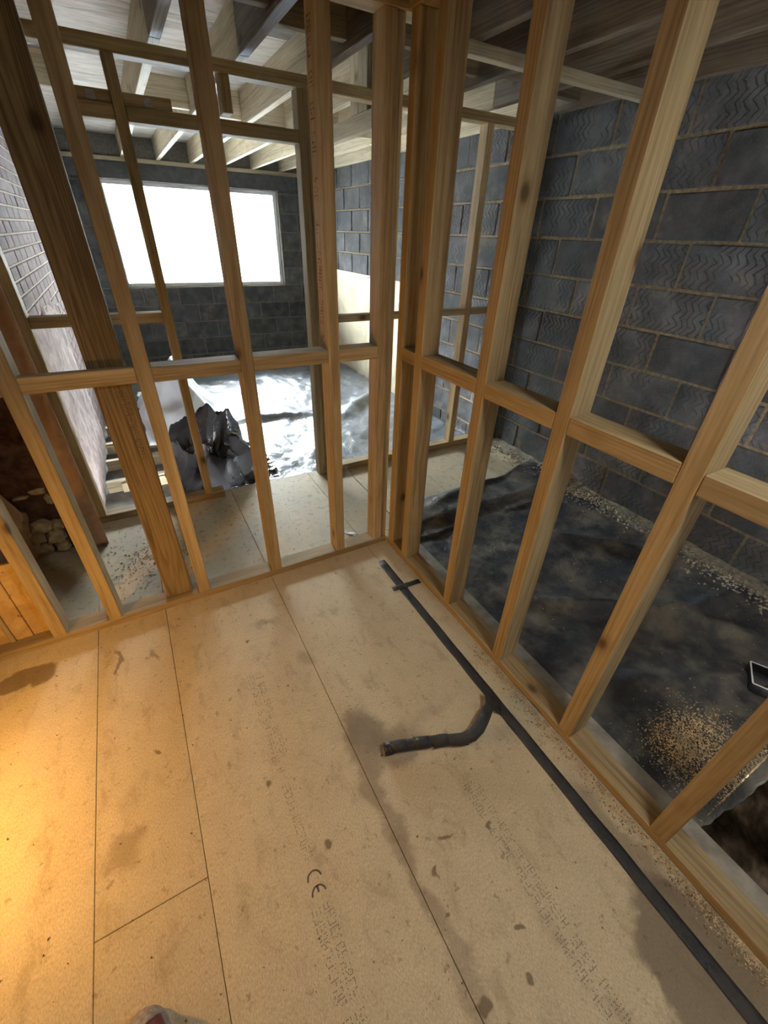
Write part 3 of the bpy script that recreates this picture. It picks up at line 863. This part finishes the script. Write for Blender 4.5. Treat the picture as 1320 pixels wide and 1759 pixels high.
glyph_run('stamped_letters', 1.05, 1, 0.034, lambda u, v: (0.7615, YF+0.075-v, 2.28-u), INK_RED, fr, 9, 0.004, 0.15)

# ------------------------------------------------------------------ loose stuff
def crumbs(name, n, fn, size, mat, label, cat, seed, parent=None):
    rnd = random.Random(seed); V = []; F = []
    for i in range(n):
        x, y, z = fn(rnd); s = size*rnd.uniform(0.4, 1.6)
        b = len(V); a = rnd.uniform(0, 6.28); e = rnd.uniform(0.25, 0.8)
        for kx, ky, kz in ((-1, -e, 0), (1, -e*.6, 0), (0.1, e, 0), (0, 0, rnd.uniform(0.5, 1.2))):
            V.append((x+s*(kx*math.cos(a)-ky*math.sin(a)), y+s*(kx*math.sin(a)+ky*math.cos(a)), z+s*kz*0.9))
        F.extend([(b, b+2, b+1), (b, b+1, b+3), (b+1, b+2, b+3), (b+2, b, b+3)])
    o = mesh(name, V, F, mat, parent)
    return tag(o, label, cat, None, 'stuff')
crumbs('sawdust', 5200, lambda r: (XR-0.004-abs(r.gauss(0, 0.022)), r.uniform(-0.75, 0.92), 0.001), 0.0028, SAWDUST, 'pale sawdust lying along the foot of the right sole plate', 'sawdust', 1)
crumbs('wood_chips', 700, lambda r: (XR-0.01-abs(r.gauss(0, 0.03)), r.uniform(-0.75, 0.95), 0.001), 0.0032, CHIP, 'brown wood chips mixed in the sawdust by the right sole plate', 'wood chips', 2)
def onsheet(r, cx, cy, sx, sy):
    x = min(max(r.gauss(cx, sx), 1.30), 2.86); y = r.gauss(cy, sy); y = min(max(y, -0.02), 2.1)
    return (x, y, fz_right(x, y)+0.002)
crumbs('sawdust', 3600, lambda r: onsheet(r, 1.58, 0.16, 0.11, 0.065), 0.0036, SAWDUST, 'pale sawdust heap on the black sheet near its front edge', 'sawdust', 3)
crumbs('sawdust', 1800, lambda r: onsheet(r, 1.75, 0.01, 0.17, 0.04), 0.0036, SAWDUST, 'sawdust scattered on the very edge of the black sheet above the void', 'sawdust', 4)
def base_deb(r):
    y = r.uniform(0.2, 2.8); x = XB-0.01-abs(r.gauss(0, 0.11))
    z = 0.002 if y > 2.2 else fz_right(min(x, 2.84), y)+0.002
    return (x, y, max(z, 0.0))
crumbs('mortar_rubble', 2600, base_deb, 0.009, GRIT, 'mortar rubble strewn along the foot of the block wall', 'rubble', 5)
crumbs('mortar_crumbs', 500, lambda r: onsheet(r, 2.4, 1.0, 0.4, 0.6), 0.0035, GRIT, 'scattered mortar crumbs on the black sheet', 'crumbs', 6)
crumbs('dirt_specks', 260, lambda r: (r.uniform(-0.5, 1.05), r.uniform(2.02, 2.9), 0.001), 0.0036, CHIP, 'dirt specks on the passage floor', 'dirt', 7)
crumbs('dirt_specks', 420, lambda r: (min(r.gauss(-0.25, 0.12), -0.05), r.gauss(2.35, 0.13), 0.001), 0.0042, CHIP, 'clump of dark dirt on the passage floor near the brown post', 'dirt', 8)
crumbs('dirt_specks', 200, lambda r: (r.uniform(-0.8, 1.0), r.uniform(-0.1, 1.8), 0.001), 0.0035, CHIP, 'tiny wood crumbs over the near chipboard floor', 'dirt', 9)
# ragged fillet of fallen mortar along the foot of the block wall
V = []; F = []; nn = 150
for i in range(nn+1):
    y = 0.05 + 2.80*i/nn
    w = 0.15 + 0.07*N(y*3, 4) + 0.04*N(y*13, 2)
    for j in range(9):
        t = j/8; x = XB-0.002 - w*t
        zb_ = 0.001 if y > 2.2 else max(fz_right(min(x, 2.84), y), -0.01)
        V.append((x, y, zb_ + 0.035*(1-t)**1.3*(0.6+0.5*N(y*6, t*3, 1)) + 0.009*abs(N(x*50, y*50, 2))*(1 if j < 8 else 0)))
for i in range(nn):
    for j in range(8):
        a = i*9+j; F.append((a, a+9, a+10, a+1))
tag(mesh('mortar_fillet', V, F, plain('grey_brown_mortar_dirt', (0.24, 0.21, 0.16), 1.0, 0.05, 0.45, 35)), 'ragged line of fallen mortar where the block wall meets the floor', 'mortar', None, 'stuff')
# bent metal strap left on the passage floor
V = []; F = []
for i, (x, y, z) in enumerate([(0.90, 2.12, 0.002), (0.925, 2.07, 0.004), (0.945, 2.03, 0.022), (0.955, 2.01, 0.024), (0.965, 1.995, 0.003)]):
    V += [(x-.012, y-.006, z), (x+.012, y+.006, z)]
for i in range(4): F.append((2*i, 2*i+1, 2*i+3, 2*i+2))
o = mesh('metal_strap', V, F, PLATE_STEEL); s_ = o.modifiers.new('thickness', 'SOLIDIFY'); s_.thickness = 0.0015; s_.offset = 1
tag(o, 'small bent metal strap on the passage floor near the frame corner', 'strap')
# earth bank below the edge of the sheet
def fb(x, y):
    return -0.40 + 0.30*max(0, min(1, (y+0.42)/0.45)) + 0.07*N(x*5, y*6, 2) + 0.03*N(x*16, y*15, 3)
o = grid_sheet('earth_bank', 1.30, 2.9, -1.4, 0.02, 60, 60, fb, EARTH, None, 0.01)
tag(o, 'dark loose earth in the hole below the sheet edge', 'earth', None, 'stuff')

# ------------------------------------------------------------------ cable on the block wall, open pipe end, boot
tag(tube('wall_cable', [(XB-0.016+0.003*N(i*.6, 1), 1.172+0.006*N(i*.5, 3), 2.36-2.31*i/30) for i in range(31)], 0.008, CABLE, None, 8),
    'black cable hanging straight down the block wall at right', 'cable')

bx = empty('open_box', (2.12, 0.12, 0.0), 'small dark box with a white rim on the black sheet at the right edge', 'box')
def rim(x0, x1, z0, z1, y, t, d, mat, parent, name):
    for a, b, c, e in ((x0, x0+t, z0, z1), (x1-t, x1, z0, z1), (x0+t, x1-t, z0, z0+t), (x0+t, x1-t, z1-t, z1)):
        box(name, (a, b), (y, y+d), (c, e), mat, parent, 0.0015)
zb = fz_right(2.1, 0.12)
def rotbox(name, lx, ly, lz, off, mat):
    R_ = Matrix.Rotation(math.radians(28), 4, 'Z')
    o = link(name, box_mesh(lx, ly, lz, 0.002, name), mat)
    M = Matrix.Translation((2.075, 0.145, zb+0.004)) @ R_ @ Matrix.Translation(off)
    o.matrix_basis = M; o.parent = bx; o.matrix_parent_inverse = bx.matrix_basis.inverted()
    return o
LX, LY, LZ, T_ = 0.14, 0.14, 0.05, 0.005
rotbox('box_floor', LX, LY, 0.004, (0.05, -0.03, 0.002), CABLE)
for off, (lx, ly) in [((0.05-LX/2, -0.03, LZ/2), (T_, LY)), ((0.05+LX/2, -0.03, LZ/2), (T_, LY)), ((0.05, -0.03+LY/2, LZ/2), (LX-T_, T_)), ((0.05, -0.03-LY/2, LZ/2), (LX-T_, T_))]:
    rotbox('box_side', lx, ly, LZ, off, CABLE)
for off, (lx, ly) in [((0.05-LX/2, -0.03, LZ+.002), (0.007, LY)), ((0.05, -0.03+LY/2, LZ+.002), (LX, 0.007)), ((0.05+LX/2, -0.03, LZ+.002), (0.007, LY))]:
    rotbox('white_rim', lx, ly, 0.004, off, PVC)

boot = empty('boot', (-0.30, 0.28, 0.0), 'dark red boot with a worn grey toe at the bottom edge', 'boot')
BD = Vector((-0.30, 0.95, 0)).normalized(); BS = Vector((BD.y, -BD.x, 0)); TOE = Vector((-0.420, 0.425, 0))
def boot_mesh(name, mat, prof, t0, t1, inflate=0.0, n=26, seg=22):
    V = []; F = []
    for i in range(n):
        t = t0 + (t1-t0)*i/(n-1)
        w, h, zb_ = prof(t)
        c = TOE - BD*t
        for j in range(seg):
            a = 2*math.pi*j/seg
            u = math.cos(a); v = math.sin(a)
            V.append(c + BS*(w+inflate)*u*(abs(u)**-0.15 if abs(u) > .01 else 1) + Vector((0, 0, zb_ + (h+inflate)*(0.5+0.5*v))))
    for i in range(n-1):
        for j in range(seg):
            k = (j+1) % seg; F.append((i*seg+j, i*seg+k, (i+1)*seg+k, (i+1)*seg+j))
    F.append(tuple(range(seg))[::-1]); F.append(tuple((n-1)*seg+j for j in range(seg)))
    return mesh(name, V, F, mat, boot, True)
def upper(t):
    e = max(0, min(1, t/0.06)); s = max(0.0, 1-(1-e)**2.4)**(1/2.4)
    w = 0.052*s - 0.008*max(0, min(1, (t-0.10)/0.10))
    h = 0.070*s + 0.075*max(0, min(1, (t-0.09)/0.13))
    return max(w, .002), max(h, .004), 0.018
def sole(t):
    e = max(0, min(1, (t+.006)/0.06)); s = max(0.0, 1-(1-e)**2.4)**(1/2.4)
    return max(0.057*s - 0.008*max(0, min(1, (t-0.10)/0.10)), .003), 0.030, 0.0005
def cap(t):
    w, h, z = upper(t); return w+0.0025, h+0.0025, z
boot_mesh('upper', LEATHER, upper, 0.003, 0.285)
boot_mesh('sole', RUBBER, sole, -0.004, 0.29)
boot_mesh('toe_cap', RUBBER, cap, 0.0, 0.045)
tube('shaft', [TOE - BD*0.225 + Vector((0, 0, z)) for z in (0.10, 0.14, 0.18, 0.22, 0.26)], [0.045, 0.047, 0.049, 0.052, 0.054], LEATHER, boot, 20)
for i in range(4):
    t = 0.10+0.022*i; w, h, z = upper(t); c = TOE - BD*t
    tube('lace', [c - BS*0.022 + Vector((0, 0, z+h-0.004)), c + Vector((0, 0, z+h+0.003)), c + BS*0.022 + Vector((0, 0, z+h-0.004))], 0.0028, CABLE, boot, 6)

# ------------------------------------------------------------------ street beyond the window
GR = plain('pale_road', (0.42, 0.42, 0.42), 0.9, 0.1, 0.1, 1)
f = box('ground_outside', (-30, 34), (YW+0.3, 60), (-0.8, -0.6), GR, None, 0); tag(f, 'pale street outside the window', None, None, 'structure')
hs = empty('house', (4, 26, -0.6), 'pale rendered house with tiled roof across the street seen through the window', 'house')
HW = plain('pale_house_wall', (0.72, 0.70, 0.66), 0.9, 0.1, 0.05, 1)
HR = plain('pale_roof_tile', (0.48, 0.46, 0.45), 0.9, 0.1, 0.1, 3)
HG = plain('house_glass', (0.16, 0.19, 0.22), 0.15, 0.5, 0.1, 3)
box('house_wall', (-9, 12), (26, 34), (-0.6, 5.2), HW, hs, 0.02)
me_v = [(-9.5, 25.4, 5.1), (12.5, 25.4, 5.1), (12.5, 30, 8.2), (-9.5, 30, 8.2), (-9.5, 34.6, 5.1), (12.5, 34.6, 5.1)]
mesh('roof', me_v, [(0, 1, 2, 3), (3, 2, 5, 4), (0, 3, 4), (1, 5, 2), (0, 4, 5, 1)], HR, hs)
for x in (-5.5, -1.5, 2.8, 7.0):
    for z in (0.5, 3.2):
        w_ = box('house_window', (x-0.75, x+0.75), (25.93, 25.995), (z, z+1.2), PVC, hs, 0.01)
        for s in (-1, 1):
            box('pane', (x+s*0.36-0.30, x+s*0.36+0.30), (25.90, 25.925), (z+.08, z+1.12), HG, w_, 0)
car = empty('parked_car', (3.0, 15, -0.6), 'pale blue car parked in the street outside the window', 'car')
BLUE = plain('pale_blue_paint', (0.30, 0.42, 0.58), 0.3, 0.5, 0.05, 2)
prof = [(-1.9, .25), (-1.95, .6), (-1.2, .85), (-0.7, 1.35), (0.7, 1.38), (1.35, .92), (1.95, .8), (1.95, .25)]
V = []; F = []
for yy in (-0.8, 0.8):
    for (x, z) in prof: V.append((3.0+x, 15+yy*(0.85 if z > 1.2 else 1), -0.6+z))
n_ = len(prof)
for i in range(n_):
    k = (i+1) % n_; F.append((i, k, n_+k, n_+i))
F.append(tuple(range(n_))[::-1]); F.append(tuple(range(n_, 2*n_)))
mesh('body', V, F, BLUE, car)
for x in (-1.2, 1.2):
    for yy in (-0.82, 0.82):
        bm = bmesh.new(); bmesh.ops.create_cone(bm, cap_ends=True, segments=20, radius1=0.32, radius2=0.32, depth=0.2)
        me = bpy.data.meshes.new('wheel'); bm.to_mesh(me); bm.free()
        link('wheel', me, CABLE, car, (3.0+x, 15+yy, -0.28), (math.pi/2, 0, 0))

# ------------------------------------------------------------------ warm work lamp standing left of the view
lp = empty('work_lamp', (-1.17, 1.02, 0), 'warm halogen work lamp on a short stand at the left, out of view', 'lamp')
LP = Vector((-1.17, 1.02, 0.56))
BLK = plain('lamp_metal', (0.03, 0.03, 0.03), 0.5, 0.4, 0.1, 10)
for a in (0, 2.09, 4.19):
    tube('leg', [(LP.x, LP.y, 0.22), (LP.x+0.12*math.cos(a), LP.y+0.12*math.sin(a), 0.008)], 0.008, BLK, lp, 8)
tube('pole', [(LP.x, LP.y, 0.2), (LP.x, LP.y, 0.44)], 0.010, BLK, lp, 8)
box('housing', (LP.x-.10, LP.x-.05), (LP.y-.09, LP.y+.09), (LP.z-.10, LP.z+.10), BLK, lp, 0.008)
box('bracket', (LP.x-.07, LP.x-.01), (LP.y-.01, LP.y+.01), (0.435, LP.z-.10), BLK, lp, 0.002)
ld = bpy.data.lights.new('work_lamp_light', 'SPOT'); ld.energy = 34; ld.color = (1.0, 0.50, 0.10); ld.spot_size = math.radians(150); ld.spot_blend = 0.85; ld.shadow_soft_size = 0.05
lo = bpy.data.objects.new('work_lamp_light', ld); COL.objects.link(lo); lo.location = LP
lo.rotation_euler = Vector((0.93, 0.16, -0.36)).to_track_quat('-Z', 'Y').to_euler()
lo.parent = lp; lo.matrix_parent_inverse = lp.matrix_basis.inverted()

# cool round lamp on the underside of the joists, above and behind the view
cl = empty('ceiling_lamp', (0.86, -0.25, ZJ), 'round cool white lamp fixed under the ceiling joists above the viewer', 'lamp')
bm = bmesh.new(); bmesh.ops.create_cone(bm, cap_ends=True, segments=32, radius1=0.15, radius2=0.15, depth=0.025)
me = bpy.data.meshes.new('housing'); bm.to_mesh(me); bm.free()
link('housing', me, PVC, cl, (0.86, -0.25, ZJ-0.0135))
cd_ = bpy.data.lights.new('ceiling_lamp_light', 'AREA'); cd_.shape = 'DISK'; cd_.size = 0.26; cd_.energy = 10.5; cd_.color = (1.0, 0.97, 0.90)
co = bpy.data.objects.new('ceiling_lamp_light', cd_); COL.objects.link(co); co.location = (0.86, -0.25, ZJ-0.030)
co.parent = cl; co.matrix_parent_inverse = cl.matrix_basis.inverted()
